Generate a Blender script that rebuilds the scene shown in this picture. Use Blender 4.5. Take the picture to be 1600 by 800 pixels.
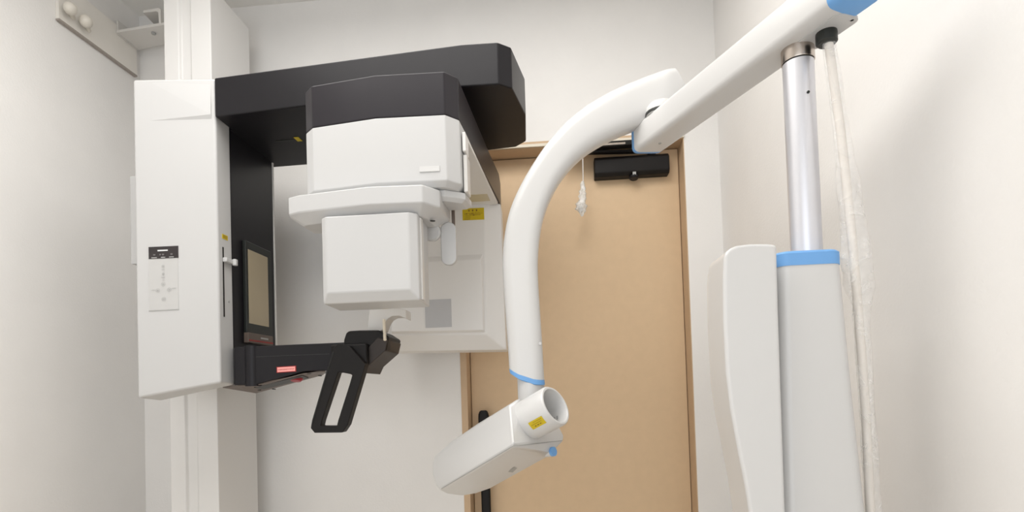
import bpy, bmesh, math, random
from math import sin, cos, radians, pi, sqrt
from mathutils import Vector, Matrix

for o in list(bpy.data.objects):
    bpy.data.objects.remove(o)
scene = bpy.context.scene
COL = scene.collection
random.seed(4)

# ------------------------------------------------------------------ camera
FPX, PX, PY = 880.0, 800.0, 580.0          # focal length and principal point in pixels of 1600x800
YAW, PITCH, ROLL = radians(-4.63), radians(1.5), radians(-1.79)
EYE = Vector((0, 0, 1.12))
fw = Vector((sin(YAW) * cos(PITCH), cos(YAW) * cos(PITCH), sin(PITCH)))
rt = Vector((cos(YAW), -sin(YAW), 0))
up = rt.cross(fw)
R2 = rt * cos(ROLL) + up * sin(ROLL)
U2 = -rt * sin(ROLL) + up * cos(ROLL)
cam_data = bpy.data.cameras.new('camera')
cam_data.sensor_fit = 'HORIZONTAL'
cam_data.sensor_width = 36
cam_data.lens = FPX / 1600 * 36
cam_data.shift_x = 0.0
cam_data.shift_y = (PY - 400) / 1600
cam_data.clip_start = 0.02
cam = bpy.data.objects.new('camera', cam_data)
COL.objects.link(cam)
m3 = Matrix((R2, U2, -fw)).transposed()
cam.matrix_world = Matrix.Translation(EYE) @ m3.to_4x4()
scene.camera = cam

# ------------------------------------------------------------------ world, lights, exposure
world = bpy.data.worlds.new('world')
scene.world = world
world.use_nodes = True
world.node_tree.nodes['Background'].inputs[0].default_value = (0.9, 0.95, 1.0, 1)
world.node_tree.nodes['Background'].inputs[1].default_value = 0.3
scene.view_settings.view_transform = 'Standard'
scene.view_settings.look = 'None'
scene.view_settings.gamma = 1
scene.view_settings.use_curve_mapping = False
scene.view_settings.exposure = -0.36

CEIL = 2.615
XL, XR, YB, YF = -1.59, 0.602, 2.05, -1.1


def area(name, loc, target, sx, sy, power, color):
    l = bpy.data.lights.new(name, 'AREA')
    l.shape = 'RECTANGLE'
    l.size, l.size_y = sx, sy
    l.energy = power
    l.color = color
    o = bpy.data.objects.new(name, l)
    COL.objects.link(o)
    o.location = loc
    d = Vector(target) - Vector(loc)
    o.rotation_euler = d.to_track_quat('-Z', 'Y').to_euler()
    return o


LAMP1 = (-0.52, 0.74)
LAMP2 = (0.14, 1.25)
area('ceiling_lamp_light', (LAMP1[0], LAMP1[1], CEIL - 0.075), (LAMP1[0], LAMP1[1], 0), 1.15, 1.3, 21.5, (1.0, 0.985, 0.965))
area('ceiling_lamp_light', (LAMP2[0], LAMP2[1], CEIL - 0.075), (LAMP2[0], LAMP2[1], 0), 0.3, 0.3, 1.8, (1.0, 0.985, 0.965))
area('front_fill_light', (-0.42, YF - 0.06, 1.15), (-0.42, 2, 1.25), 1.7, 1.9, 27, (0.94, 0.97, 1.0))  # added frontal fill, set in the unseen opening behind the camera


# ------------------------------------------------------------------ pixel -> point on a real plane
def ray(x, y):
    return fw + R2 * ((x - PX) / FPX) - U2 * ((y - PY) / FPX)


def aty(x, y, Y):
    d = ray(x, y)
    return EYE + d * (Y / d.y)


def atx(x, y, X):
    d = ray(x, y)
    return EYE + d * (X / d.x)


def atz(x, y, Z):
    d = ray(x, y)
    return EYE + d * ((Z - EYE.z) / d.z)


# ------------------------------------------------------------------ materials
def mat(name, col, rough=0.5, metal=0.0, spec=0.5, noise=0.0, nscale=20.0, bump=0.0, bscale=200.0, coat=0.0, emit=None, estr=0.0):
    m = bpy.data.materials.new(name)
    m.use_nodes = True
    nt = m.node_tree
    b = nt.nodes['Principled BSDF']
    b.inputs['Base Color'].default_value = (*col, 1)
    b.inputs['Roughness'].default_value = rough
    b.inputs['Metallic'].default_value = metal
    b.inputs['Specular IOR Level'].default_value = spec
    b.inputs['Coat Weight'].default_value = coat
    tc = nt.nodes.new('ShaderNodeTexCoord')
    if noise > 0:
        n = nt.nodes.new('ShaderNodeTexNoise')
        n.inputs['Scale'].default_value = nscale
        n.inputs['Detail'].default_value = 4
        nt.links.new(tc.outputs['Object'], n.inputs['Vector'])
        r = nt.nodes.new('ShaderNodeValToRGB')
        r.color_ramp.elements[0].position = 0.3
        r.color_ramp.elements[1].position = 0.7
        r.color_ramp.elements[0].color = (*[c * (1 - noise) for c in col], 1)
        r.color_ramp.elements[1].color = (*[min(1, c * (1 + noise)) for c in col], 1)
        nt.links.new(n.outputs['Fac'], r.inputs['Fac'])
        nt.links.new(r.outputs['Color'], b.inputs['Base Color'])
    if bump > 0:
        n2 = nt.nodes.new('ShaderNodeTexNoise')
        n2.inputs['Scale'].default_value = bscale
        n2.inputs['Detail'].default_value = 3
        nt.links.new(tc.outputs['Object'], n2.inputs['Vector'])
        bp = nt.nodes.new('ShaderNodeBump')
        bp.inputs['Strength'].default_value = bump
        bp.inputs['Distance'].default_value = 0.002
        nt.links.new(n2.outputs['Fac'], bp.inputs['Height'])
        nt.links.new(bp.outputs['Normal'], b.inputs['Normal'])
    if emit:
        b.inputs['Emission Color'].default_value = (*emit, 1)
        b.inputs['Emission Strength'].default_value = estr
    return m


M = {}
M['wall'] = mat('cream_wallpaper', (0.81, 0.795, 0.777), 0.75, spec=0.25, noise=0.015, nscale=6, bump=0.25, bscale=170)
M['ceiling'] = mat('ceiling_paper', (0.86, 0.845, 0.81), 0.85, spec=0.2, noise=0.01, bump=0.2, bscale=120)
M['floor'] = mat('floor_vinyl', (0.76, 0.675, 0.56), 0.5, noise=0.06, nscale=9)
M['door'] = mat('tan_steel_door', (0.66, 0.485, 0.31), 0.5, spec=0.3, noise=0.02, nscale=30, bump=0.06, bscale=300)
M['frame'] = mat('tan_door_frame', (0.57, 0.41, 0.265), 0.5, spec=0.3, noise=0.02, nscale=30)
M['trim'] = mat('pale_frame_edge', (0.72, 0.66, 0.55), 0.5, noise=0.01)
M['white'] = mat('white_plastic', (0.535, 0.532, 0.528), 0.38, spec=0.4, noise=0.004, nscale=3)
M['gloss'] = mat('white_gloss_enamel', (0.61, 0.604, 0.595), 0.28, spec=0.5, noise=0.004, nscale=3)
M['warmwhite'] = mat('warm_white_paint', (0.66, 0.64, 0.61), 0.4, noise=0.006, nscale=5)
M['colw'] = mat('white_painted_column', (0.70, 0.69, 0.675), 0.4, noise=0.005, nscale=5)
M['inner'] = mat('off_white_cover', (0.77, 0.755, 0.735), 0.45, noise=0.006, nscale=5)
M['grey'] = mat('pale_grey_window', (0.50, 0.50, 0.51), 0.5, noise=0.01)
M['black'] = mat('black_satin_plastic', (0.0115, 0.0105, 0.0125), 0.36, spec=0.22, noise=0.05, nscale=12)
M['blackm'] = mat('black_matte_plastic', (0.010, 0.0085, 0.008), 0.45, spec=0.2, noise=0.05, nscale=40)
M['blackcap'] = mat('graphite_cap', (0.019, 0.0165, 0.0205), 0.33, spec=0.30, noise=0.05, nscale=12)
M['under'] = mat('brown_grey_plate', (0.115, 0.085, 0.068), 0.45, noise=0.05)
M['underlit'] = mat('lit_brown_face', (0.035, 0.027, 0.023), 0.45, spec=0.3, noise=0.05)
M['screen'] = mat('beige_mirror_glass', (0.40, 0.335, 0.225), 0.25, spec=0.5, noise=0.03, nscale=8)
M['display'] = mat('dark_display', (0.022, 0.017, 0.018), 0.25, noise=0.05)
M['panel'] = mat('membrane_panel', (0.51, 0.505, 0.495), 0.38, noise=0.005)
M['icon'] = mat('grey_print', (0.38, 0.38, 0.37), 0.5, noise=0.01)
M['iconw'] = mat('white_print', (0.75, 0.75, 0.75), 0.5, noise=0.01)
M['icond'] = mat('dim_print', (0.14, 0.13, 0.13), 0.5, noise=0.01)
M['yellow'] = mat('yellow_label', (0.60, 0.45, 0.008), 0.5, noise=0.05, nscale=60)
M['brownink'] = mat('brown_ink', (0.20, 0.10, 0.01), 0.6, noise=0.02)
M['red'] = mat('red_label', (0.30, 0.012, 0.010), 0.5, noise=0.03)
M['pink'] = mat('pink_label', (0.86, 0.36, 0.33), 0.5, noise=0.02)
M['pinkink'] = mat('pale_lettering', (0.93, 0.62, 0.58), 0.5, noise=0.02)
M['redbtn'] = mat('red_button', (0.33, 0.005, 0.02), 0.3, noise=0.03)
M['blue'] = mat('sky_blue_plastic', (0.155, 0.365, 0.70), 0.45, spec=0.4, noise=0.02)
M['steel'] = mat('brushed_steel', (0.53, 0.47, 0.42), 0.25, metal=1.0, noise=0.05, nscale=60)
M['alu'] = mat('satin_aluminium', (0.68, 0.68, 0.715), 0.33, metal=0.6, noise=0.01, nscale=60)
M['rubber'] = mat('black_rubber', (0.010, 0.012, 0.010), 0.45, noise=0.05)
M['cable'] = mat('beige_cable', (0.76, 0.71, 0.65), 0.45, noise=0.02)
M['ivory'] = mat('ivory_plastic', (0.74, 0.66, 0.53), 0.4, noise=0.02)
M['peg'] = mat('cream_peg', (0.70, 0.66, 0.59), 0.4, noise=0.03, nscale=40)
M['board'] = mat('cream_board', (0.77, 0.74, 0.69), 0.5, noise=0.01)
M['boardedge'] = mat('taupe_board_edge', (0.36, 0.32, 0.285), 0.6, noise=0.02)
M['lampw'] = mat('lamp_white', (0.8, 0.8, 0.78), 0.5, noise=0.01)
M['lampglow'] = mat('lamp_diffuser', (0.9, 0.9, 0.88), 0.5, emit=(1, 0.96, 0.9), estr=2.0)
M['ambertint'] = mat('pale_amber_tint', (0.60, 0.53, 0.37), 0.45, noise=0.02)


def film_material(name, base, clear, scale=55, gain=2.6):
    m = bpy.data.materials.new(name)
    m.use_nodes = True
    nt = m.node_tree
    nt.nodes.clear()
    out = nt.nodes.new('ShaderNodeOutputMaterial')
    tr = nt.nodes.new('ShaderNodeBsdfTransparent')
    pb = nt.nodes.new('ShaderNodeBsdfPrincipled')
    pb.inputs['Base Color'].default_value = (*base, 1)
    pb.inputs['Roughness'].default_value = 0.18
    pb.inputs['Specular IOR Level'].default_value = 0.8
    mx = nt.nodes.new('ShaderNodeMixShader')
    tc = nt.nodes.new('ShaderNodeTexCoord')
    n = nt.nodes.new('ShaderNodeTexNoise')
    n.inputs['Scale'].default_value = scale
    n.inputs['Detail'].default_value = 5
    n.inputs['Distortion'].default_value = 1.5
    nt.links.new(tc.outputs['Object'], n.inputs['Vector'])
    bp = nt.nodes.new('ShaderNodeBump')
    bp.inputs['Strength'].default_value = 0.9
    bp.inputs['Distance'].default_value = 0.01
    nt.links.new(n.outputs['Fac'], bp.inputs['Height'])
    nt.links.new(bp.outputs['Normal'], pb.inputs['Normal'])
    r = nt.nodes.new('ShaderNodeValToRGB')
    r.color_ramp.elements[0].position = 0.45
    r.color_ramp.elements[1].position = 0.75
    r.color_ramp.elements[0].color = (clear, clear, clear, 1)
    r.color_ramp.elements[1].color = (min(1, clear * gain),) * 3 + (1,)
    nt.links.new(n.outputs['Fac'], r.inputs['Fac'])
    nt.links.new(r.outputs['Color'], mx.inputs['Fac'])
    nt.links.new(tr.outputs[0], mx.inputs[1])
    nt.links.new(pb.outputs[0], mx.inputs[2])
    nt.links.new(mx.outputs[0], out.inputs['Surface'])
    return m


M['film'] = film_material('clear_film', (0.93, 0.92, 0.90), 0.15, 24, 2.6)
M['wrap'] = film_material('crinkled_wrap', (0.92, 0.92, 0.90), 0.45)


# ------------------------------------------------------------------ mesh helpers
def obj(name, verts, faces, m, parent=None, smooth=None, bevel=0.0, segs=2, label=None):
    me = bpy.data.meshes.new(name)
    me.from_pydata([tuple(v) for v in verts], [], faces)
    bm = bmesh.new()
    bm.from_mesh(me)
    bmesh.ops.remove_doubles(bm, verts=bm.verts, dist=1e-6)
    bmesh.ops.recalc_face_normals(bm, faces=bm.faces)
    bm.to_mesh(me)
    bm.free()
    me.materials.append(M[m])
    o = bpy.data.objects.new(name, me)
    COL.objects.link(o)
    if smooth is not None or bevel > 0:
        for p in me.polygons:
            p.use_smooth = True
        me.set_sharp_from_angle(angle=radians(smooth if smooth is not None else 30))
    if bevel > 0:
        b = o.modifiers.new('bevel', 'BEVEL')
        b.width = bevel
        b.segments = segs
        b.limit_method = 'ANGLE'
        b.angle_limit = radians(28)
        b.harden_normals = True
    if parent:
        o.parent = parent
    if label:
        o['label'] = label
    return o


def loft(rings, cap=True):
    n = len(rings[0])
    V, F = [], []
    for r in rings:
        V += [tuple(p) for p in r]
    for i in range(len(rings) - 1):
        for j in range(n):
            k = (j + 1) % n
            F.append((i * n + j, i * n + k, (i + 1) * n + k, (i + 1) * n + j))
    if cap:
        F.append(tuple(range(n - 1, -1, -1)))
        F.append(tuple(range((len(rings) - 1) * n, len(rings) * n)))
    return V, F


def prism_xy(poly, z0, z1):
    return loft([[(x, y, z0) for x, y in poly], [(x, y, z1) for x, y in poly]])


def prism_xz(poly, y0, y1):
    return loft([[(x, y0, z) for x, z in poly], [(x, y1, z) for x, z in poly]])


def prism_yz(poly, x0, x1):
    return loft([[(x0, y, z) for y, z in poly], [(x1, y, z) for y, z in poly]])


def boxg(x0, x1, y0, y1, z0, z1):
    return prism_xy([(x0, y0), (x1, y0), (x1, y1), (x0, y1)], z0, z1)


def box(name, a, m, parent=None, bevel=0.0, segs=2, label=None):
    v, f = boxg(*a)
    return obj(name, v, f, m, parent, bevel=bevel, segs=segs, label=label)


def frame_of(d):
    d = Vector(d).normalized()
    h = Vector((0, 0, 1)) if abs(d.z) < 0.9 else Vector((1, 0, 0))
    a = d.cross(h).normalized()
    b = a.cross(d).normalized()
    return d, a, b


def tubeg(path, r, n=16):
    path = [Vector(p) for p in path]
    rs = r if isinstance(r, (list, tuple)) else [r] * len(path)
    rings = []
    a = None
    for i, p in enumerate(path):
        d = (path[min(i + 1, len(path) - 1)] - path[max(i - 1, 0)]).normalized()
        if a is None:
            _, a, b = frame_of(d)
        else:
            a = (a - d * a.dot(d)).normalized()
            b = a.cross(d).normalized()
        rings.append([p + (a * cos(t) + b * sin(t)) * rs[i] for t in [2 * pi * k / n for k in range(n)]])
    return loft(rings)


def tube(name, path, r, m, parent=None, n=16, label=None):
    v, f = tubeg(path, r, n)
    return obj(name, v, f, m, parent, smooth=40, label=label)


def revolve(name, prof, m, parent=None, origin=(0, 0, 0), axis=(0, 0, 1), n=32, label=None, smooth=35):
    """prof: list of (radius, height) along axis; closed with caps."""
    d, a, b = frame_of(axis)
    o = Vector(origin)
    rings = [[o + d * h + (a * cos(2 * pi * k / n) + b * sin(2 * pi * k / n)) * r for k in range(n)] for r, h in prof]
    v, f = loft(rings)
    return obj(name, v, f, m, parent, smooth=smooth, label=label)


def rrect(w, h, r, n=4):
    """rounded rectangle points centred on the origin"""
    pts = []
    for cx, cy, a0 in ((w / 2 - r, h / 2 - r, 0), (-w / 2 + r, h / 2 - r, pi / 2), (-w / 2 + r, -h / 2 + r, pi), (w / 2 - r, -h / 2 + r, 1.5 * pi)):
        for k in range(n + 1):
            t = a0 + pi / 2 * k / n
            pts.append((cx + r * cos(t), cy + r * sin(t)))
    return pts


def empty(name, loc, label, cat, group=None):
    o = bpy.data.objects.new(name, None)
    COL.objects.link(o)
    o.empty_display_size = 0.1
    o.location = (0, 0, 0)
    o['label'] = label
    o['category'] = cat
    if group:
        o['group'] = group
    return o


def settle(root, base):
    """move an Empty to the thing's base without moving its parts"""
    base = Vector(base)
    root.location = base
    for c in root.children:
        c.location = c.location - base


def tag(o, label, cat, group=None):
    o['label'] = label
    o['category'] = cat
    if group:
        o['group'] = group
    return o


def struct(o, label=None):
    o['kind'] = 'structure'
    if label:
        o['label'] = label
    return o


def quad_on(name, o, u, v, w, h, m, parent, t=0.0006, label=None):
    """thin plate with its lower left corner at o, along unit vectors u and v, lifted by t"""
    o, u, v = Vector(o), Vector(u).normalized(), Vector(v).normalized()
    n = u.cross(v).normalized()
    r0 = [o, o + u * w, o + u * w + v * h, o + v * h]
    return obj(name, *loft([[p - n * t * 0.5 for p in r0], [p + n * t for p in r0]]), m, parent, label=label)


def plates(name, rects, o, u, v, m, parent, t=0.0012):
    """flat print: several small marks as one printed part"""
    o, u, v = Vector(o), Vector(u).normalized(), Vector(v).normalized()
    n = u.cross(v).normalized()
    V, F = [], []
    for x, y, w, h in rects:
        k = len(V)
        b = o + u * x + v * y + n * t
        V += [b, b + u * w, b + u * w + v * h, b + v * h]
        F.append((k, k + 1, k + 2, k + 3))
    me = bpy.data.meshes.new(name)
    me.from_pydata([tuple(p) for p in V], [], F)
    me.materials.append(M[m])
    ob = bpy.data.objects.new(name, me)
    COL.objects.link(ob)
    ob.parent = parent
    if len(rects) > 1:
        ob['kind'] = 'stuff'
    return ob


def text(name, body, o, u, v, width, m, parent, t=0.0012):
    o, u, v = Vector(o), Vector(u).normalized(), Vector(v).normalized()
    n = u.cross(v).normalized()
    cu = bpy.data.curves.new(name, 'FONT')
    cu.body = body
    cu.size = 0.01
    tmp = bpy.data.objects.new(name, cu)
    COL.objects.link(tmp)
    dg = bpy.context.evaluated_depsgraph_get()
    me = bpy.data.meshes.new_from_object(tmp.evaluated_get(dg))
    bpy.data.objects.remove(tmp)
    xs = [q.co.x for q in me.vertices]
    s = width / (max(xs) - min(xs))
    x0 = min(xs)
    for q in me.vertices:
        q.co = o + u * ((q.co.x - x0) * s) + v * (q.co.y * s) + n * t
    me.materials.clear()
    me.materials.append(M[m])
    ob = bpy.data.objects.new(name, me)
    COL.objects.link(ob)
    ob.parent = parent
    return ob


# ================================================================== THE ROOM
T = 0.12
struct(box('floor', (XL, XR, YF, YB + T, -0.05, 0), 'floor'))
struct(box('ceiling', (XL - T, XR + T, YF, YB + T, CEIL, CEIL + 0.05), 'ceiling'))
struct(box('wall_left', (XL - T, XL, YF, YB + T, 0, CEIL), 'wall'))
struct(box('wall_right', (XR, XR + T, YF, YB + T, 0, CEIL), 'wall'))
DX0, DX1, DZ = -0.336, 0.480, 1.994
DY = 2.133
v, f = [], []
for a in ((XL, DX0, YB, YB + T, 0, CEIL), (DX1, XR, YB, YB + T, 0, CEIL), (DX0, DX1, YB, YB + T, DZ, CEIL)):
    vv, ff = boxg(*a)
    f += [tuple(i + len(v) for i in q) for q in ff]
    v += vv
struct(obj('wall_back', v, f, 'wall'))
# wall behind the camera; its unseen opening is widened for the added fill light
v, f = [], []
for a in ((XL - T, -1.3, YF - T, YF, 0, CEIL), (0.45, XR + T, YF - T, YF, 0, CEIL), (-1.3, 0.45, YF - T, YF, 2.15, CEIL)):
    vv, ff = boxg(*a)
    f += [tuple(i + len(v) for i in q) for q in ff]
    v += vv
struct(obj('wall_front', v, f, 'wall'))
for nm, a in (('baseboard_left', (XL, XL + 0.008, YF, YB, 0, 0.06)), ('baseboard_right', (XR - 0.008, XR, YF, YB, 0, 0.06)),
              ('baseboard_back', (XL + 0.008, DX0 - 0.03, YB - 0.008, YB, 0, 0.06))):
    struct(box(nm, a, 'board'))

# door frame (lining of the recess with a thin edge proud of the wall)
fr = bpy.data.objects.new('trim_1', None)
COL.objects.link(fr)
struct(fr, 'tan steel frame around the door')
box('head_lining', (DX0 + 0.003, DX1 - 0.003, YB - 0.002, DY + 0.06, DZ - 0.003, DZ + 0.02), 'frame', fr)
box('head_edge', (DX0 - 0.006, DX1, YB - 0.009, YB - 0.0005, DZ - 0.001, DZ + 0.009), 'trim', fr)
box('jamb', (DX0 - 0.02, DX0 + 0.003, YB - 0.002, DY + 0.06, 0, DZ + 0.02), 'frame', fr)
box('jamb', (DX1 - 0.003, DX1 + 0.004, YB + 0.001, DY + 0.06, 0, DZ), 'frame', fr)

door = bpy.data.objects.new('door_1', None)
COL.objects.link(door)
struct(door, 'tan flush steel door with a black pull handle')
box('door_leaf', (DX0 + 0.005, DX1 - 0.005, DY, DY + 0.04, 0.008, DZ - 0.006), 'door', door, bevel=0.0015)
hx = -0.281
bar = obj('pull_handle', *loft([[(hx + x, DY - 0.042 + y, z) for x, y in rrect(0.040 * s, 0.020, 0.008 * s)]
                                for s, z in ((0.45, 1.032), (0.75, 1.028), (0.95, 1.018), (1.0, 1.004), (0.98, 0.97), (0.86, 0.94), (0.86, 0.42), (0.98, 0.39), (1.0, 0.36), (0.75, 0.336), (0.45, 0.332))]),
          'blackm', door, smooth=45, label='black bar pull handle with rounded top')
for z in (1.005, 0.362):
    revolve('handle_mount', [(0.016, 0), (0.011, -0.006), (0.009, -0.034)], 'blackm', bar, (hx, DY, z), (0, 1, 0), 20)

# ================================================================== DOOR CLOSER
cl = empty('door_closer', (0, 0, 0), 'black hydraulic door closer at the top of the tan door', 'door closer')
c0 = aty(929, 248, 2.085)
cx0, cx1, cz0, cz1 = 0.161, 0.434, 1.884, 1.959
obj('closer_body', *prism_yz([(DY, cz0), (2.095, cz0), (2.083, cz0 + 0.012), (2.083, cz1 - 0.012), (2.095, cz1), (DY, cz1)], cx0, cx1), 'blackm', cl, bevel=0.004)
revolve('adjusting_valve', [(0.018, 0), (0.018, 0.006), (0.014, 0.010)], 'black', cl, (0.305, 2.097, 1.880), (0, -0.2, -1), 20)
obj('valve_mark', *boxg(0.299, 0.311, 2.0795, 2.083, 1.882, 1.892), 'icon', cl)
revolve('arm_pivot', [(0.016, 0), (0.016, 0.022), (0.010, 0.026)], 'black', cl, (0.375, 2.108, cz1), (0, 0, 1), 20)
obj('lower_arm', *loft([[(0.385, 2.095, 1.970), (0.385, 2.118, 1.970), (0.385, 2.118, 1.977), (0.385, 2.095, 1.977)],
                        [(0.06, 2.030, 1.957), (0.06, 2.052, 1.957), (0.06, 2.052, 1.966), (0.06, 2.030, 1.966)]]), 'blackm', cl)
obj('upper_arm', *loft([[(0.055, 2.022, 1.969), (0.055, 2.044, 1.969), (0.055, 2.044, 1.977), (0.055, 2.022, 1.977)],
                        [(0.27, 2.036, 1.975), (0.27, 2.058, 1.975), (0.27, 2.058, 1.983), (0.27, 2.036, 1.983)]]), 'blackm', cl)
revolve('elbow_screw', [(0.013, 0), (0.013, 0.026), (0.008, 0.030)], 'blackm', cl, (0.062, 2.037, 1.953), (0, 0, 1), 16)
tube('adjusting_rod', [(0.135, 2.031, 1.978), (0.27, 2.040, 1.982)], 0.0055, 'steel', cl, 12)
box('soffit_bracket', (0.03, 0.315, 2.040, 2.075, 1.977, 1.995), 'blackm', cl, bevel=0.002)
settle(cl, (0.3, 2.1, 1.88))

# ------------------------------------------------------------------ cord hanging from the closer arm
pc = empty('pull_cord', (0, 0, 0), 'thin white cord with a crinkled clear wrapped tip hanging before the door', 'pull cord')
ca, cb, cc = aty(910.5, 239, 2.03), aty(911, 283, 2.03), aty(909, 338, 2.03)
tube('cord', [ca + Vector((0, 0, 0.008)), ca.lerp(cb, 0.5), cb + Vector((0, 0, -0.03))], 0.0018, 'warmwhite', pc, 8)
rings = []
for i in range(15):
    t = i / 14
    rr = [0.004, 0.007, 0.008, 0.009, 0.011, 0.010, 0.012, 0.012, 0.014, 0.018, 0.021, 0.019, 0.013, 0.008, 0.004][i]
    c = cb.lerp(cc, t) + Vector((random.uniform(-.002, .002) - (0.004 if 8 < i < 12 else 0), 0, 0))
    rings.append([c + Vector((cos(a) * rr * random.uniform(0.75, 1.25), sin(a) * rr * 0.6 * random.uniform(0.75, 1.25), 0)) for a in [2 * pi * k / 12 for k in range(12)]])
obj('wrapped_tip', *loft(rings), 'wrap', pc, smooth=70)
box('tip_knob', (cc.x - 0.010, cc.x + 0.004, 2.026, 2.036, cc.z + 0.016, cc.z + 0.04), 'warmwhite', pc, bevel=0.003)
settle(pc, cc)

# ================================================================== PANORAMIC X-RAY MACHINE
pm = empty('panoramic_xray_machine', (0, 0, 0), 'white and black panoramic dental X-ray machine on a tall column', 'x-ray machine')
# --- column with a shallow channel down the front
CX0, CX1, CY0, CY1, CZ = -1.249, -1.0875, 1.72, 1.954, 2.462
g0, g1 = -1.199, -1.156
col_poly = [(CX0, CY0), (g0, CY0), (g0 + 0.006, CY0 + 0.010), (g1 - 0.006, CY0 + 0.010), (g1, CY0), (CX1, CY0), (CX1, CY1), (CX0, CY1)]
column = obj('column', *prism_xy(col_poly, 0.03, CZ), 'colw', pm, bevel=0.003)
box('base_plate', (-1.36, -0.98, 1.50, 1.99, 0, 0.03), 'colw', pm, bevel=0.006)

# --- carriage cabinet (white, front turned a little to the left)
def cabf(x, y):      # point on the cabinet's front plane
    t = (x - 207) / 125.0
    return aty(x, y, 1.447 + 0.020 * t)

A, B, Cc, Dd = cabf(207, 124), cabf(330.5, 121), cabf(341, 599), cabf(217, 622)
SX = -0.9185
zt, = (A.z,)
front = [(-1.144, A.y, A.z), (SX, B.y, A.z - 0.003), (SX, Cc.y, 1.153), (-1.144, Dd.y, 1.118)]
inset = [(-1.144 + 0.0, A.y + 0.088, A.z), (SX, B.y + 0.07, A.z - 0.003), (SX, Cc.y + 0.07, 1.148), (-1.144, Dd.y + 0.088, 1.108)]
cabinet = obj('carriage_cabinet', *loft([front, inset]), 'white', pm, bevel=0.007, segs=3)
# raised upper fascia tapering to nothing at the left
a_, b_, c_, d_ = cabf(232, 127), cabf(329, 124), cabf(331, 180), cabf(232, 189)
e_ = cabf(331, 187)
obj('fascia_ledge', [a_, b_, c_ + Vector((0, -0.0055, 0)), d_, a_ + Vector((0, .004, 0)), b_ + Vector((0, .004, 0)), e_ + Vector((0, .004, 0)), d_ + Vector((0, .004, 0)), e_],
    [(0, 1, 2, 3), (3, 2, 8), (4, 7, 6, 5), (0, 4, 5, 1), (1, 5, 6, 8, 2), (3, 8, 6, 7), (0, 3, 7, 4)], 'white', cabinet)
box('rear_cover', (-1.150, -0.925, 1.535, 1.72, 1.16, 1.97), 'white', pm, bevel=0.004)
lp = aty(203, 277, 1.64)
box('side_duct', (-1.311, -1.235, 1.64, 1.70, 1.535, 1.812), 'white', pm, bevel=0.003)
# control panel on the front
pu = (cabf(276, 430) - cabf(233, 432)).normalized()
pn_up = Vector((0, 0, 1))
p0 = cabf(233.5, 485)
panel = quad_on('control_panel', p0, pu, pn_up, 0.080, 0.146, 'panel', cabinet, 0.0012, label='white membrane keypad')
quad_on('panel_lip', p0 + Vector((-0.001, 0, -0.002)), pu, pn_up, 0.082, 0.002, 'icon', cabinet, 0.0016)
d0 = cabf(233.0, 405)
disp = quad_on('display', d0, pu, pn_up, 0.0805, 0.033, 'display', cabinet, 0.0018, label='small dark status display')
plates('display_marks', [(0.025, 0.020, 0.028, 0.0035)], d0, pu, pn_up, 'iconw', cabinet, 0.003)
plates('display_marks', [(0.008, 0.0016, 0.015, 0.0022), (0.034, 0.0016, 0.012, 0.0022), (0.056, 0.0016, 0.013, 0.0022)], d0, pu, pn_up, 'icon', cabinet, 0.003)
plates('display_marks', [(0.013, 0.0085, 0.006, 0.004), (0.030, 0.0085, 0.004, 0.004), (0.037, 0.0085, 0.006, 0.004), (0.060, 0.0085, 0.006, 0.004)], d0, pu, pn_up, 'icond', cabinet, 0.003)


def ring_marks(name, cs, parent, m='icon'):
    V, F = [], []
    nrm = pu.cross(pn_up).normalized()
    for cxx, czz, r, fill in cs:
        k0 = len(V)
        n = 14
        for i in range(n):
            t = 2 * pi * i / n
            for q in ((r, 0.0) if fill else (r, r - 0.0008)):
                V.append(p0 + pu * (cxx + q * cos(t)) + pn_up * (czz + q * sin(t)) + nrm * 0.0024)
        for i in range(n):
            j = (i + 1) % n
            F.append((k0 + 2 * i, k0 + 2 * j, k0 + 2 * j + 1, k0 + 2 * i + 1))
    me = bpy.data.meshes.new(name)
    me.from_pydata([tuple(p) for p in V], [], F)
    me.materials.append(M[m])
    o = bpy.data.objects.new(name, me)
    COL.objects.link(o)
    o.parent = parent
    o['kind'] = 'stuff'
    return o


ring_marks('key_print', [(0.040, 0.119, 0.0042, False), (0.040, 0.119, 0.0024, True), (0.040, 0.098, 0.0036, True), (0.040, 0.070, 0.0055, False),
                         (0.025, 0.053, 0.0055, False), (0.056, 0.054, 0.0055, False), (0.041, 0.029, 0.0055, False)], panel)
plates('key_print', [(0.036, 0.109, 0.008, 0.0014), (0.035, 0.088, 0.010, 0.0014), (0.037, 0.080, 0.006, 0.0012), (0.008, 0.054, 0.009, 0.0014), (0.064, 0.057, 0.010, 0.0014),
                     (0.038, 0.0685, 0.004, 0.003), (0.039, 0.0275, 0.004, 0.003), (0.023, 0.0515, 0.004, 0.003), (0.054, 0.0525, 0.004, 0.003)], p0, pu, pn_up, 'icon', panel, 0.0024)
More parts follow.
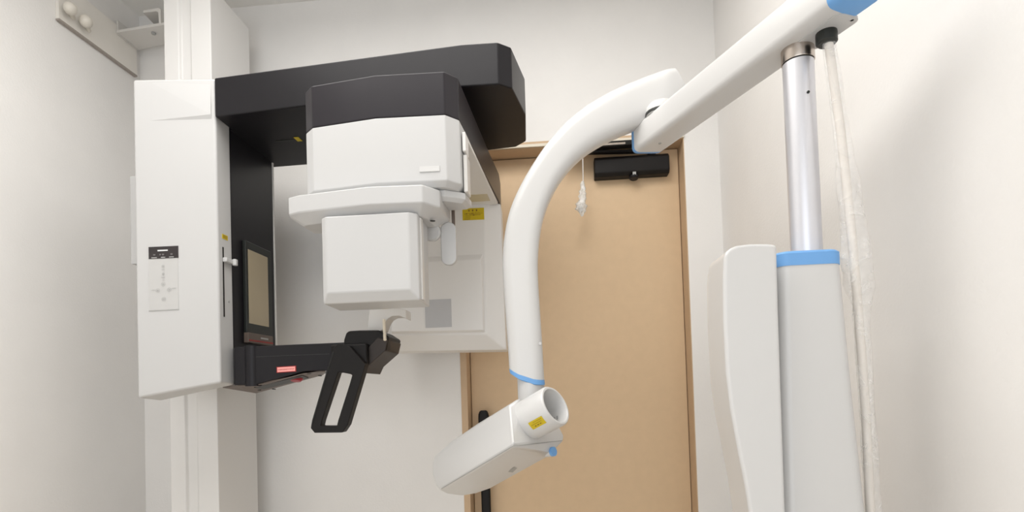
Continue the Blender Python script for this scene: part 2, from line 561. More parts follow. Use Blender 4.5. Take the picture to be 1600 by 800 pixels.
# slot, slider and yellow sticker on the cabinet's right side
box('slider_slot', (SX - 0.002, SX + 0.0012, 1.4885, 1.4935, 1.337, 1.532), 'blackm', cabinet, bevel=0.0)
sl = box('height_slider', (SX - 0.001, SX + 0.012, 1.488, 1.524, 1.490, 1.503), 'white', cabinet, bevel=0.003)
box('slider_grip', (SX + 0.008, SX + 0.020, 1.520, 1.532, 1.486, 1.505), 'white', cabinet, bevel=0.003)
st = quad_on('warning_sticker', (SX, 1.488, 1.556), (0, 1, 0), (0, 0, 1), 0.026, 0.013, 'yellow', cabinet, 0.0010, label='small yellow sticker')
plates('sticker_print', [(0.003, 0.003, 0.02, 0.001), (0.003, 0.006, 0.02, 0.001), (0.003, 0.009, 0.02, 0.001)], (SX, 1.488, 1.556), (0, 1, 0), (0, 0, 1), 'brownink', cabinet, 0.0016)
revolve('side_screw', [(0.003, 0), (0.003, 0.0015)], 'icon', cabinet, (SX, 1.515, 1.383), (1, 0, 0), 12)

# --- black spine
spine = box('spine', (-1.10, SX - 0.003, 1.537, 1.782, 1.17, 1.90), 'black', pm, bevel=0.004)
box('spine_edge', (SX - 0.02, SX - 0.001, 1.782, 1.790, 1.27, 1.888), 'inner', pm, bevel=0.002)
# mirror panel hinged on the spine's inner side
mx0 = SX - 0.003
mon = box('mirror_frame', (mx0, mx0 + 0.012, 1.592, 1.742, 1.302, 1.578), 'rubber', pm, bevel=0.003)
quad_on('mirror_glass', (mx0 + 0.012, 1.603, 1.331), (0, 1, 0), (0, 0, 1), 0.113, 0.222, 'screen', mon, 0.001, label='beige tinted mirror glass')
box('mirror_base', (mx0, mx0 + 0.016, 1.592, 1.735, 1.272, 1.303), 'under', mon, bevel=0.002)
quad_on('base_stripe', (mx0 + 0.016, 1.594, 1.278), (0, 1, 0), (0, 0, 1), 0.139, 0.004, 'red', mon, 0.001)
plates('base_print', [(0.062, 0.010, 0.045, 0.005)], (mx0 + 0.016, 1.594, 1.278), (0, 1, 0), (0, 0, 1), 'icon', mon, 0.002)

# --- upper arm: slab with chamfered end
za, zb2 = 1.886, 1.995
arm_poly = [(-0.917, 1.462), (-0.217, 1.402), (-0.124, 1.404), (-0.092, 1.430), (-0.066, 1.580), (-0.075, 1.750), (-0.110, 1.788), (-0.196, 1.798), (-0.70, 1.815), (-1.09, 1.828), (-1.09, 1.54), (-0.917, 1.54)]
uarm = obj('upper_arm', *prism_xy(arm_poly, za, zb2), 'black', pm, bevel=0.004)
quad_on('arm_slot', (-0.829, 1.6275, za), (0, 1, 0), (1, 0, 0), 0.006, 0.056, 'rubber', uarm, 0.001)
obj('warning_sticker', *prism_xy([(-0.766, 1.614), (-0.751, 1.614), (-0.751, 1.641), (-0.766, 1.641)], za - 0.001, za + 0.001), 'yellow', uarm, label='small yellow sticker')
revolve('rotor_bearing', [(0.13, 0), (0.13, 0.065)], 'black', pm, (-0.36, 1.60, 1.823), (0, 0, 1), 40)

# --- rotor: graphite bar, tube housing in front, sensor box behind
cap_poly = [(-0.569, 1.263), (-0.542, 1.238), (-0.386, 1.214), (-0.230, 1.220), (-0.2035, 1.250), (-0.183, 1.66), (-0.172, 1.835), (-0.176, 1.930), (-0.20, 1.945), (-0.52, 1.945), (-0.553, 1.91), (-0.567, 1.66)]
cap = obj('rotor_bar', *prism_xy(cap_poly, 1.7265, 1.8245), 'blackcap', pm, bevel=0.0035)
house_poly = cap_poly[:5] + [(-0.199, 1.32), (-0.565, 1.32)]


def inset_poly(poly, d):
    """move each vertex of a counter-clockwise plan inwards by d"""
    n = len(poly)
    out = []
    for i in range(n):
        p, q, r = Vector(poly[i - 1]), Vector(poly[i]), Vector(poly[(i + 1) % n])
        e1, e2 = (q - p).normalized(), (r - q).normalized()
        n1, n2 = Vector((-e1.y, e1.x)), Vector((-e2.y, e2.x))
        b = (n1 + n2)
        b = b / max(0.35, b.dot(n1))
        out.append(tuple(q + b * d))
    return out


hp = house_poly
hin = inset_poly(hp, 0.012)
tub = obj('tube_housing', *loft([[(x, y, 1.7265) for x, y in hp], [(x, y, 1.580) for x, y in hp], [(x, y, 1.568) for x, y in hin]]), 'white', pm, bevel=0.0025)
box('side_rail', (-0.2005, -0.191, 1.268, 1.312, 1.568, 1.655), 'warmwhite', tub, bevel=0.0025)
box('side_rail', (-0.2005, -0.192, 1.262, 1.305, 1.660, 1.705), 'inner', tub, bevel=0.0025)
quad_on('housing_badge', (-0.29, 1.2165, 1.600), (1, 0.045, 0), (0, 0, 1), 0.045, 0.012, 'gloss', tub, 0.001)
base_poly = inset_poly([(-0.54, 1.25), (-0.24, 1.245), (-0.198, 1.275), (-0.193, 1.335), (-0.55, 1.335)], 0.0)
obj('housing_base', *loft([[(x, y, 1.568) for x, y in base_poly], [(x, y, 1.553) for x, y in base_poly], [(x, y, 1.545) for x, y in inset_poly(base_poly, 0.01)]]), 'white', pm, bevel=0.002)
# white underside of the bar
up_poly = [(-0.555, 1.31), (-0.201, 1.31), (-0.186, 1.66), (-0.178, 1.83), (-0.553, 1.83)]
obj('rotor_underside', *prism_xy(up_poly, 1.719, 1.728), 'inner', pm)
# collar
cp = [(-0.603, 1.245), (-0.595, 1.222), (-0.567, 1.210), (-0.397, 1.183), (-0.279, 1.190), (-0.249, 1.231), (-0.247, 1.34), (-0.603, 1.34)]
ci = inset_poly(cp, 0.030)
obj('collar', *loft([[(x, y, 1.5625) for x, y in cp], [(x, y, 1.5235) for x, y in cp], [(x, y, 1.502) for x, y in ci]]), 'white', pm, bevel=0.003, segs=3)
quad_on('warning_sticker', (-0.505, 1.285, 1.502), (0, 1, 0), (1, 0, 0), 0.018, 0.035, 'yellow', pm, 0.001, label='small yellow sticker')
revolve('laser_port', [(0.006, 0), (0.006, 0.001)], 'rubber', pm, (-0.272, 1.255, 1.5015), (0, 0, -1), 14)
# lower tube box: bevelled front panel
def rect_xz(x0, x1, z0, z1, y, sx=0.0):
    return [(x0, y, z0), (x1, y, z0), (x1 + sx, y, z1), (x0 - sx, y, z1)]


lowbox = obj('collimator_box', *loft([rect_xz(-0.497, -0.312, 1.336, 1.505, 1.192), rect_xz(-0.5125, -0.2945, 1.314, 1.505, 1.206), rect_xz(-0.5125, -0.2945, 1.311, 1.505, 1.300)]), 'white', pm, bevel=0.0035, segs=3)
box('box_side_seam', (-0.2945, -0.291, 1.222, 1.240, 1.318, 1.50), 'warmwhite', lowbox)
# temple paddle and knob seen behind the collar
obj('temple_paddle', *prism_xz([(-0.252 + x, 1.468 + z) for x, z in rrect(0.038, 0.105, 0.0185, 6)], 1.332, 1.345), 'white', pm, bevel=0.003)
box('paddle_stem', (-0.243, -0.236, 1.336, 1.344, 1.49, 1.56), 'under', pm)
revolve('lock_knob', [(0.020, 0), (0.022, 0.004), (0.022, 0.016), (0.018, 0.020)], 'white', pm, (-0.290, 1.335, 1.497), (0, -1, -0.2), 24)

# rear sensor box
RY = 1.82
rb_back = [(-0.553, 1.93, 1.245), (-0.168, 1.93, 1.237), (-0.172, 1.93, 1.72), (-0.553, 1.93, 1.72)]
rb_edge = [(-0.553, RY + 0.045, 1.248), (-0.166, RY + 0.030, 1.240), (-0.170, RY + 0.030, 1.726), (-0.553, RY + 0.045, 1.726)]
rb_front = [(-0.548, RY, 1.300), (-0.226, RY, 1.290), (-0.222, RY, 1.726), (-0.548, RY, 1.726)]
sensor = obj('sensor_box', *loft([rb_front, rb_edge, rb_back]), 'inner', pm, bevel=0.004, segs=3)
sp_poly_f = [(-0.54, 1.311), (-0.2365, 1.304), (-0.236, 1.535), (-0.54, 1.535)]
obj('sensor_panel', *loft([[(x, RY - 0.012, z) for x, z in sp_poly_f], [(x * 1.0 + (-.004 if x < -.4 else .006), RY + 0.002, z + (-.008 if z < 1.4 else .022)) for x, z in sp_poly_f]]), 'inner', pm, bevel=0.003, segs=3)
quad_on('sensor_window', aty(665, 512.5, RY - 0.012), (1, 0, 0), (0, 0, 1), 0.087, 0.092, 'grey', sensor, 0.001, label='pale grey square window')
lq = aty(723, 344.5, RY)
lu = (aty(757, 343, RY) - lq).normalized()
quad_on('warning_label', lq, lu, (0, 0, 1), 0.0715, 0.039, 'yellow', sensor, 0.001, label='yellow warning label with brown print')
plates('label_print', [(0.020, 0.028, 0.004, 0.006), (0.032, 0.028, 0.004, 0.006), (0.045, 0.028, 0.004, 0.006),
                       (0.005, 0.0205, 0.062, 0.0008), (0.024, 0.004, 0.0008, 0.019), (0.024, 0.016, 0.036, 0.0012), (0.011, 0.019, 0.005, 0.003), (0.034, 0.0145, 0.006, 0.003),
                       (0.029, 0.021, 0.008, 0.002), (0.043, 0.0205, 0.001, 0.005), (0.048, 0.0205, 0.001, 0.004), (0.054, 0.0205, 0.001, 0.004),
                       (0.010, 0.013, 0.012, 0.001), (0.010, 0.008, 0.012, 0.001), (0.006, 0.003, 0.018, 0.001)], lq, lu, (0, 0, 1), 'brownink', sensor, 0.0018)
obj('amber_patch', *prism_xy([(-0.258, 1.725), (-0.200, 1.725), (-0.198, 1.79), (-0.262, 1.79)], 1.7180, 1.7195), 'ambertint', pm)  # plain amber tint set into the bar's underside

# --- lower arm with chin support
LY = 1.50
def pxz(x, y, Y):
    p = aty(x, y, Y)
    return (p.x, p.z)


top_px = [(366, 542), (395, 541), (535, 535), (560, 534)]
bot_px = [(560, 577), (510, 579), (475, 580.5), (400, 601), (366, 602)]
arm_front = [aty(x, y, LY) for x, y in top_px + bot_px]
arm_rear = []
for p, (x, y) in zip(arm_front, top_px + bot_px):
    q = Vector((p.x, 1.66, p.z))
    if (x, y) in bot_px:
        q.z -= 0.001
    if x < 370:
        q.x = -1.0
    arm_rear.append(q)
larm = obj('lower_arm', *loft([arm_front, arm_rear]), 'black', pm, bevel=0.003)
obj('corner_post', *tubeg([(-0.850, 1.515, 1.142), (-0.850, 1.515, 1.255)], 0.022, 24), 'black', larm, smooth=40)
sm = arm_front[1].lerp(arm_front[2], 0.0)
quad_on('seam', aty(400, 558, LY), aty(522, 553, LY) - aty(400, 558, LY), (0, 0, 1), 0.21, 0.0016, 'rubber', larm, 0.0006)
# underside plate and slot; the plate's brown has reflected light painted in
def und(x, y, Y, dz=0.0):
    p = aty(x, y, Y)
    return Vector((p.x, p.y, p.z + dz))


pl1 = [und(372, 603, 1.505), und(402, 602.5, 1.505), und(474, 583, 1.505), und(508, 581, 1.505), und(505, 586, 1.64), und(431, 606, 1.655), und(400, 614.5, 1.655), und(348, 606, 1.64)]
obj('bottom_plate', *loft([pl1, [p + Vector((0, 0, 0.006)) for p in pl1]]), 'under', larm)
sl1 = [und(397, 603.5, 1.53), und(472, 584.5, 1.53), und(482, 589, 1.60), und(412, 606.0, 1.60)]
obj('bottom_slot', *loft([[p + Vector((0, 0, -0.0045)) for p in sl1], [p + Vector((0, 0, 0.004)) for p in sl1]]), 'rubber', larm)
ec = und(463, 592, 1.57)
revolve('emergency_button', [(0.019, 0), (0.019, -0.004), (0.014, -0.010)], 'redbtn', larm, ec + Vector((0, 0, 0.003)), (0, 0.25, 1), 24, label='red emergency button')
for x, y, Y in ((386, 606, 1.57), (405, 608.5, 1.60), (428, 607, 1.64), (483, 582.5, 1.53), (500, 586, 1.60)):
    p = und(x, y, Y, -0.001)
    revolve('plate_screw', [(0.0055, 0), (0.0055, -0.002)], 'rubber', larm, p, (0, 0.15, 1), 10)
# red label
rl = aty(432.5, 582.6, LY)
ru = (aty(463.5, 580.6, LY) - rl).normalized()
quad_on('red_label', rl, ru, (0, 0, 1), 0.056, 0.0165, 'red', larm, 0.001, label='red label with pale lettering')
quad_on('label_field', rl + ru * 0.0025 + Vector((0, 0, 0.002)), ru, (0, 0, 1), 0.051, 0.0125, 'pink', larm, 0.0016)
text('label_lettering', 'EMERGENCY STOP', rl + ru * 0.005 + Vector((0, 0, 0.0062)), ru, (0, 0, 1), 0.046, 'red', larm, 0.0026)

# chin block
blk = [(540.6, 520), (545, 517), (561, 516), (591.6, 515.7), (607.8, 526), (603.5, 547.5), (578.6, 569), (571, 580), (534.6, 572), (537, 531)]
bf = [aty(x, y, 1.47) for x, y in blk]
obj('chin_block', *loft([bf, [Vector((p.x - 0.004, 1.60, p.z)) for p in bf]]), 'blackm', pm, bevel=0.004)
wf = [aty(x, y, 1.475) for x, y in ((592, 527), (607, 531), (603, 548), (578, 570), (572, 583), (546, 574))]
obj('chin_block_underside', *loft([[p + Vector((0, -0.008, -0.001)) for p in wf], [Vector((p.x + 0.002, 1.59, p.z - 0.002)) for p in wf]]), 'underlit', pm, bevel=0.002)  # brown slab paints the light caught by the black block's lower face

# hand grip loop
def loop_part(name, outer, inner, y0, y1, m, parent, bevel):
    n = len(outer)
    V = []
    for poly, Y in ((outer, y0), (inner, y0), (outer, y1), (inner, y1)):
        V += [Vector((aty(x, y, y0).x, Y, aty(x, y, y0).z)) for x, y in poly]
    F = []
    for i in range(n):
        j = (i + 1) % n
        F += [(i, j, n + j, n + i), (2 * n + i, 3 * n + i, 3 * n + j, 2 * n + j), (i, 2 * n + i, 2 * n + j, j), (n + i, n + j, 3 * n + j, 3 * n + i)]
    return obj(name, V, F, m, parent, bevel=bevel, segs=3)


outer = [(523, 540), (530, 536), (547, 541), (571, 568), (568, 580), (543, 664), (535, 676), (491, 676.5), (485, 669), (487, 657), (517, 555)]
inner = [(528, 582), (534, 582), (547, 584.5), (550, 586), (546, 600), (528, 657), (526, 665.5), (513, 665.5), (501, 665.5), (503, 657), (524, 594)]
grip = loop_part('hand_grip', outer, inner, 1.435, 1.465, 'blackm', pm, 0.003)
obj('grip_seam', *tubeg([aty(521, 549, 1.4345), aty(488, 660, 1.4345)], 0.0011, 6), 'rubber', grip)
box('grip_mount', (-0.60, -0.50, 1.45, 1.53, 1.185, 1.245), 'blackm', pm, bevel=0.006)

# chin rest bracket: white curved support and ivory bite stick
br_px = [(577, 484), (600, 483), (625, 481.5), (634, 484), (634.5, 498), (624, 493.5), (613, 494), (606, 498), (601, 506), (597, 517), (574, 518)]
bb = [aty(x, y, 1.52) for x, y in br_px]
obj('chin_rest', *loft([bb, [Vector((p.x, 1.575, p.z)) for p in bb]]), 'warmwhite', pm, bevel=0.002)
tube('bite_stick', [aty(600, 500, 1.505), aty(601.5, 531, 1.462)], 0.0042, 'ivory', pm, 12)
box('rest_stem', (-0.481, -0.468, 1.53, 1.55, 1.335, 1.372), 'ivory', pm, bevel=0.002)
box('rest_clip', (-0.548, -0.480, 1.53, 1.55, 1.352, 1.362), 'warmwhite', pm, bevel=0.002)
settle(pm, (-1.17, 1.80, 0))

# ================================================================== WALL BRACKET between the left wall and the column
wb = empty('wall_bracket', (0, 0, 0), 'white metal bracket joining the column to the left wall, above the cabinet', 'bracket')
ZP = 2.4635
q1, q3 = atz(180.5, 51.5, ZP), atz(211, 79, ZP)
q2 = atz(243, 38.5, ZP)
dq = (q2 - q1) / (q2.x - q1.x)
xr = -1.13
pl = [Vector((XL + 0.013, q1.y + dq.y * (XL + 0.013 - q1.x), ZP)), Vector((xr, q1.y + dq.y * (xr - q1.x) + 0.02, ZP)), Vector((xr, 1.95, ZP)), Vector((XL + 0.013, q3.y, ZP))]
obj('bracket_plate', *loft([pl, [p + Vector((0, 0, 0.010)) for p in pl]]), 'warmwhite', wb, bevel=0.001)
BY = pl[0].y - 0.02
zz = [aty(x, y, BY) for x, y in ((223, 20), (224, 16), (247, 12), (251, 14.5), (251.5, 39), (248, 36), (247, 19), (244, 17.5))]
obj('bracket_angle', *loft([zz, [Vector((p.x - 0.006, BY + 0.07, p.z)) for p in zz]]), 'warmwhite', wb, bevel=0.001)
revolve('bracket_bolt', [(0.008, 0), (0.008, -0.006)], 'icon', wb, atz(240, 51, ZP), (0, 0, 1), 6)
box('wall_flange', (XL + 0.0125, XL + 0.018, pl[0].y + 0.004, pl[3].y - 0.004, ZP - 0.002, ZP + 0.05), 'warmwhite', wb)
settle(wb, (XL, 1.85, ZP))

# ================================================================== PEG RAIL on the left wall
pr = empty('peg_rail', (0, 0, 0), 'cream peg board with two round coat pegs on the left wall', 'coat rack')
b1, b2 = atx(92, 28.5, XL + 0.012), atx(215, 121.5, XL + 0.012)
bz = (b1.z + b2.z) / 2
box('rail_board', (XL + 0.0005, XL + 0.012, b1.y, 2.02, bz + 0.004, bz + 0.14), 'board', pr)
box('rail_edge', (XL + 0.0005, XL + 0.013, b1.y, 2.02, bz - 0.002, bz + 0.004), 'boardedge', pr)
for (hx_, hy_), (bx_, by_) in (((110, 14), (113, 27)), ((134.5, 34), (138, 47))):
    pb_ = atx(bx_, by_, XL + 0.012)
    ph_ = atx(hx_, hy_, XL + 0.040)
    le = (ph_ - pb_).length
    peg = revolve('coat_peg', [(0.0085, -0.002), (0.0075, le * 0.35), (0.0085, le * 0.55), (0.014, le * 0.70), (0.0185, le * 0.90), (0.0195, le * 1.10), (0.0165, le * 1.30), (0.010, le * 1.42), (0.003, le * 1.46)], 'peg', pr,
                  pb_, ph_ - pb_, 28, smooth=60)
settle(pr, (XL, 1.8, bz))

# ================================================================== INTRAORAL X-RAY UNIT on its stand
du = empty('intraoral_xray_unit', (0, 0, 0), 'white dental X-ray unit with blue trim, curved arm and tube head on a pole', 'x-ray unit')
PXA, PYA = 0.411, 0.95
pole = revolve('pole', [(0.0238, 1.28), (0.0238, 1.6345)], 'alu', du, (PXA, PYA, 0), (0, 0, 1), 48)
revolve('pole_joint', [(0.0232, 1.634), (0.0232, 1.6365)], 'rubber', du, (PXA, PYA, 0), (0, 0, 1), 48)
revolve('pole_collar', [(0.0248, 1.6365), (0.0252, 1.638), (0.0252, 1.660)], 'steel', du, (PXA, PYA, 0), (0, 0, 1), 48)
revolve('pole_hole', [(0.0022, 0), (0.0022, 0.003)], 'rubber', pole, (PXA + 0.003, PYA - 0.0225, 1.575), (0.12, -1, 0), 10)

# housing around the pole
def hring(x0, x1, y0, y1, z, r=0.018):
    return [((x0 + x1) / 2 + a, (y0 + y1) / 2 + b, z) for a, b in rrect(x1 - x0, y1 - y0, r, 5)]


HY0, HY1 = 0.895, 1.02
housing = obj('stand_housing', *loft([hring(0.345, 0.441, HY0, HY1, 1.292), hring(0.341, 0.450, HY0, HY1, 1.10), hring(0.337, 0.463, HY0, HY1, 0.88), hring(0.333, 0.482, HY0, HY1, 0.40), hring(0.333, 0.488, HY0, HY1, 0.03)]), 'gloss', du, smooth=35)
obj('blue_band', *loft([hring(0.344, 0.442, HY0 - 0.001, HY1, 1.292), hring(0.344, 0.442, HY0 - 0.001, HY1, 1.311), hring(0.347, 0.439, HY0 + 0.002, HY1 - 0.002, 1.3145)]), 'blue', du, smooth=35, label='sky blue band')
box('stand_base', (0.14, 0.585, 0.62, 1.22, 0, 0.03), 'gloss', du, bevel=0.012, segs=3)
# rounded side shells left of the housing
sh_px = [(1214.5, 382), (1200, 380.3), (1172, 380.5), (1152, 383), (1139, 388.5), (1132, 398), (1130.5, 430), (1131, 500), (1135, 580), (1142, 640), (1153, 700), (1165, 760), (1171, 800), (1183, 880), (1200, 960), (1235, 960), (1228, 800), (1221, 600), (1217, 480)]
sf = [aty(x, y, 0.862) for x, y in sh_px]
obj('front_shell', *loft([sf, [Vector((p.x, 0.955, p.z)) for p in sf]]), 'gloss', du, bevel=0.009, segs=4)
s2_px = [(1214, 408), (1160, 402), (1136, 402), (1126, 406), (1119, 416), (1117.5, 440), (1118.5, 500), (1124, 600), (1131, 650), (1143, 705), (1160, 765), (1170, 800), (1190, 880), (1210, 950), (1230, 950), (1225, 700)]
s2 = [aty(x, y, 0.957) for x, y in s2_px]
obj('rear_shell', *loft([s2, [Vector((p.x, 1.015, p.z)) for p in s2]]), 'warmwhite', du, bevel=0.007, segs=3)

# horizontal arm
dN = Vector((0.405, -0.914, 0)).normalized()
nN = Vector((-dN.y, dN.x, 0))
Fp = Vector((0.208, 1.300, 0))
AW, AH, AZ = 0.068, 0.064, 1.6585


def hsec(t, w=AW, h=AH, z=AZ, r=0.012, skew=0.0):
    c = Fp + dN * t + nN * (AW / 2)
    out = []
    for a, b in rrect(w, h, r, 4):
        out.append(c + nN * a + dN * (skew * a) + Vector((0, 0, z + AH / 2 + b)))
    return out


L = 0.494
harm = obj('horizontal_arm', *loft([hsec(-0.02, skew=0.3), hsec(0.12, skew=0.1), hsec(L, skew=-0.10)]), 'gloss', du, smooth=35)
obj('arm_end_cap', *loft([hsec(-0.033, AW * 0.93, AH * 0.93, skew=0.3), hsec(-0.028, AW * 1.0, AH * 1.0, skew=0.3), hsec(-0.019, AW * 1.005, AH * 1.005, skew=0.3)]), 'blue', du, smooth=35, label='blue end cap at the far end')
obj('arm_end_cap', *loft([hsec(L, AW * 1.004, AH * 1.004, skew=-0.10), hsec(L + 0.035, AW, AH * 1.0, skew=-0.10), hsec(L + 0.055, AW * 0.90, AH * 0.80, AZ + 0.004, skew=-0.10), hsec(L + 0.062, AW * 0.75, AH * 0.6, AZ + 0.006, skew=-0.10)]), 'blue', du, smooth=35, label='blue end cap above the cable')
# bottom recess and grommet
gc = atz(1291, 50, AZ)
gc.z = AZ
g_in = hsec(0, 1, 1)
ctr = gc - dN * 0.0
pad = [ctr + nN * a + dN * b + Vector((0, 0, 0)) for a, b in rrect(0.046, 0.085, 0.012, 4)]
obj('arm_bottom_plate', *loft([[p + Vector((0, 0, -0.0015)) for p in pad], [p + Vector((0, 0, 0.002)) for p in pad]]), 'white', harm)
revolve('cable_grommet', [(0.0150, 0.0), (0.0155, -0.004), (0.0155, -0.017), (0.0125, -0.020)], 'rubber', harm, gc, (0, 0, 1), 28)
revolve('arm_screw', [(0.0025, 0.0), (0.0025, -0.0015)], 'icon', harm, gc + dN * 0.035 + nN * 0.012, (0, 0, 1), 10)
revolve('arm_screw', [(0.003, 0.0), (0.003, -0.002)], 'icon', harm, Fp + dN * 0.03 + nN * 0.03 + Vector((0, 0, AZ)), (0, 0, 1), 10)
# swivel between the two arms
SW = Fp + dN * 0.035 + nN * 0.034
revolve('swivel_collar', [(0.034, AZ + AH - 0.004), (0.035, AZ + AH + 0.006), (0.033, AZ + AH + 0.016), (0.026, AZ + AH + 0.024), (0.014, AZ + AH + 0.028)], 'gloss', du, SW, (0, 0, 1), 32)
revolve('swivel_gap', [(0.0362, AZ + AH - 0.002), (0.0362, AZ + AH + 0.0035)], 'rubber', du, SW, (0, 0, 1), 24)

# curved arm
CYY = 1.318
pairs = [((1052, 111), (1072, 150)), ((1042, 113.5), (1040, 186)), ((1025, 119), (1012, 196)), ((1000, 128.5), (985, 204)), ((950, 150), (945, 222)), ((900, 182), (908, 246)), ((860, 222), (880, 276)), ((830, 265), (861, 308)), ((808, 305), (849, 340)),
         ((795, 340), (843, 372)), ((788, 380), (840.5, 402)), ((786, 420), (840.5, 432)), ((789, 470), (843, 475)), ((793.5, 530), (847, 535)), ((795.5, 560), (849, 572))]
rings = []
prof = rrect(1.0, 1.0, 0.30, 5)
DEP = 0.064
for i, (a, b) in enumerate(pairs):
    pa, pb = aty(*a, CYY), aty(*b, CYY)
    c, h = (pa + pb) / 2, (pa - pb)
    dep = DEP * (0.70 if i == 0 else 1.0)
    rings.append([c + h * p[1] + Vector((0, -1, 0)) * (p[0] * dep) for p in prof])


def smooth_rings(rings, k=3):
    out = []
    n = len(rings)
    for i in range(n - 1):
        r0, r1, r2, r3 = rings[max(i - 1, 0)], rings[i], rings[i + 1], rings[min(i + 2, n - 1)]
        for s in range(k):
            t = s / k
            out.append([0.5 * ((2 * b) + (c - a) * t + (2 * a - 5 * b + 4 * c - d) * t * t + (3 * b - a - 3 * c + d) * t ** 3) for a, b, c, d in zip(r0, r1, r2, r3)])
    out.append(rings[-1])
    return out


def trim_ring(x0, y0, x1, y1, grow):
    """section at the arm's lower end: left edge at (x0, y0), right edge at (x1, y1), front bulging down"""
    pa, pb = aty(x0, y0, CYY), aty(x1, y1, CYY)
    c, h = (pa + pb) / 2, (pa - pb)
    out = []
    for p in prof:
        q = c + h * p[1] * grow + Vector((0, -1, 0)) * (p[0] * DEP * grow)
        q.z -= 0.008 * (0.25 - p[1] * p[1]) * 4
        out.append(q)
    return out


carm = obj('curved_arm', *loft(smooth_rings(rings) + [trim_ring(796.5, 576, 850.5, 594, 1.0)]), 'gloss', du, smooth=40)
rings2 = [trim_ring(796.5, 576, 850.5, 593.5, 1.004), trim_ring(797.5, 583, 851.3, 601, 1.004), trim_ring(799.5, 584.5, 850, 602.0, 0.95)]
obj('arm_trim', *loft(rings2), 'blue', du, smooth=40, label='sky blue trim ring at the arm end')
for x, y in ((844, 537),):
    revolve('arm_screw', [(0.004, 0), (0.003, -0.002)], 'white', carm, aty(x, y, CYY - DEP / 2 + 0.002), (0, 1, 0), 12)
n0, n1 = aty(829, 585, CYY), aty(832, 660, CYY)
tube('neck', [n0, n1], 0.0315, 'gloss', du, 32)

# tube head: convex shell through its corner points
ax = Vector((0.766, -0.49, 0.41)).normalized()
hp_ = [(809, 624, 1.275), (801, 626, 1.27), (745, 663, 1.335), (700, 694, 1.385), (680, 711, 1.41), (675, 722, 1.415), (675.5, 742, 1.405), (681, 758, 1.395), (687, 766, 1.385),
       (802, 696, 1.232), (840, 692, 1.226), (881, 688, 1.245), (882, 684, 1.25), (871, 668, 1.262), (858, 640, 1.285), (835, 630, 1.285),
       (700, 772.5, 1.405), (721, 775.5, 1.41), (742, 772, 1.40), (765, 764, 1.385), (817, 734.5, 1.325), (847, 718.5, 1.30), (862, 708, 1.29), (790, 741, 1.32),
       (860, 660, 1.37), (850, 640, 1.375), (830, 634, 1.37), (745, 690, 1.46), (700, 715, 1.49), (700, 745, 1.49), (800, 722, 1.44), (856, 695, 1.38)]
CO = aty(829, 655, 1.235)


def front(x, y, off=0.0):
    """depth at which the line of sight crosses the head's front plane"""
    d_ = ray(x, y)
    return (d_ * ((CO + ax * off - EYE).dot(ax) / d_.dot(ax)) + EYE).y


hp_ = [(x, y, Y) for x, y, Y in hp_ if (x, y) not in ((809, 624), (801, 626), (802, 696), (840, 692), (881, 688), (882, 684), (871, 668), (858, 640), (835, 630))]
hp_ += [(x, y, front(x, y, o_)) for x, y, o_ in ((809, 623, -0.002), (797, 632, -0.008), (802, 697, 0.0), (810, 640, 0.0), (840, 692.5, -0.004), (881, 688.5, -0.030), (882, 684, -0.030), (872, 666, -0.020), (860, 640, -0.02), (838, 628, -0.015))]
bm = bmesh.new()
for x, y, Y in hp_:
    bm.verts.new(aty(x, y, Y))
r_ = bmesh.ops.convex_hull(bm, input=bm.verts)
bmesh.ops.delete(bm, geom=list(set(r_['geom_interior'] + r_['geom_unused'])), context='VERTS')
bmesh.ops.recalc_face_normals(bm, faces=bm.faces)
bmesh.ops.dissolve_limit(bm, angle_limit=radians(4), verts=bm.verts, edges=bm.edges)
vs = [v_.co.copy() for v_ in bm.verts]
bm.verts.index_update()
fs_ = [tuple(v_.index for v_ in f_.verts) for f_ in bm.faces]
bm.free()
head = obj('tube_head', vs, fs_, 'gloss', du, smooth=32, bevel=0.007, segs=4)


def on_head(x, y, lift=0.0):
    """point where the line of sight meets the shell"""
    d_ = ray(x, y)
    ok, loc, nrm, _ = HB.ray_cast(EYE, d_)[0] is not None, *HB.ray_cast(EYE, d_)[:3]
    return loc + nrm * lift


from mathutils.bvhtree import BVHTree
HB = BVHTree.FromPolygons(vs, fs_)
seam = []
for k in range(11):
    seam.append(on_head(690 + (802 - 690) * k / 10, 763.5 + (697 - 763.5) * k / 10, 0.0004))
for k in range(1, 9):
    seam.append(on_head(802 + (878 - 802) * k / 8, 697 + (688.5 - 697) * k / 8, 0.0004))
tube('shell_seam', seam, 0.0009, 'icon', head, 6)
tri = [on_head(x, y, 0.0006) for x, y in ((794, 737), (803, 729), (808, 731), (801, 738))]
me_ = obj('shell_mark', tri, [(0, 1, 2, 3)], 'icon', head)
tube('release_pin', [aty(846, 708, 1.30), aty(862, 706, 1.285)], 0.0105, 'gloss', head, 20)
tube('release_pin_cap', [aty(862, 706, 1.285), aty(866, 705.3, 1.281)], 0.0107, 'blue', head, 20, label='small blue cap')

rad, ln, wall = 0.0455, 0.0735, 0.0085
prof_c = [(rad, -0.012), (rad, ln - 0.004), (rad - 0.003, ln), (rad - wall + 0.002, ln), (rad - wall, ln - 0.003), (rad - wall, 0.012), (0.001, 0.012)]
cone = revolve('cone', prof_c, 'gloss', du, CO, ax, 56, smooth=40, label='white open ended aiming cone')
ca_, cd_, cb_ = None, *frame_of(ax)[1:]


def on_cone(t, ang, lift=0.0008):
    return CO + ax * t + (cd_ * cos(ang) + cb_ * sin(ang)) * (rad + lift)


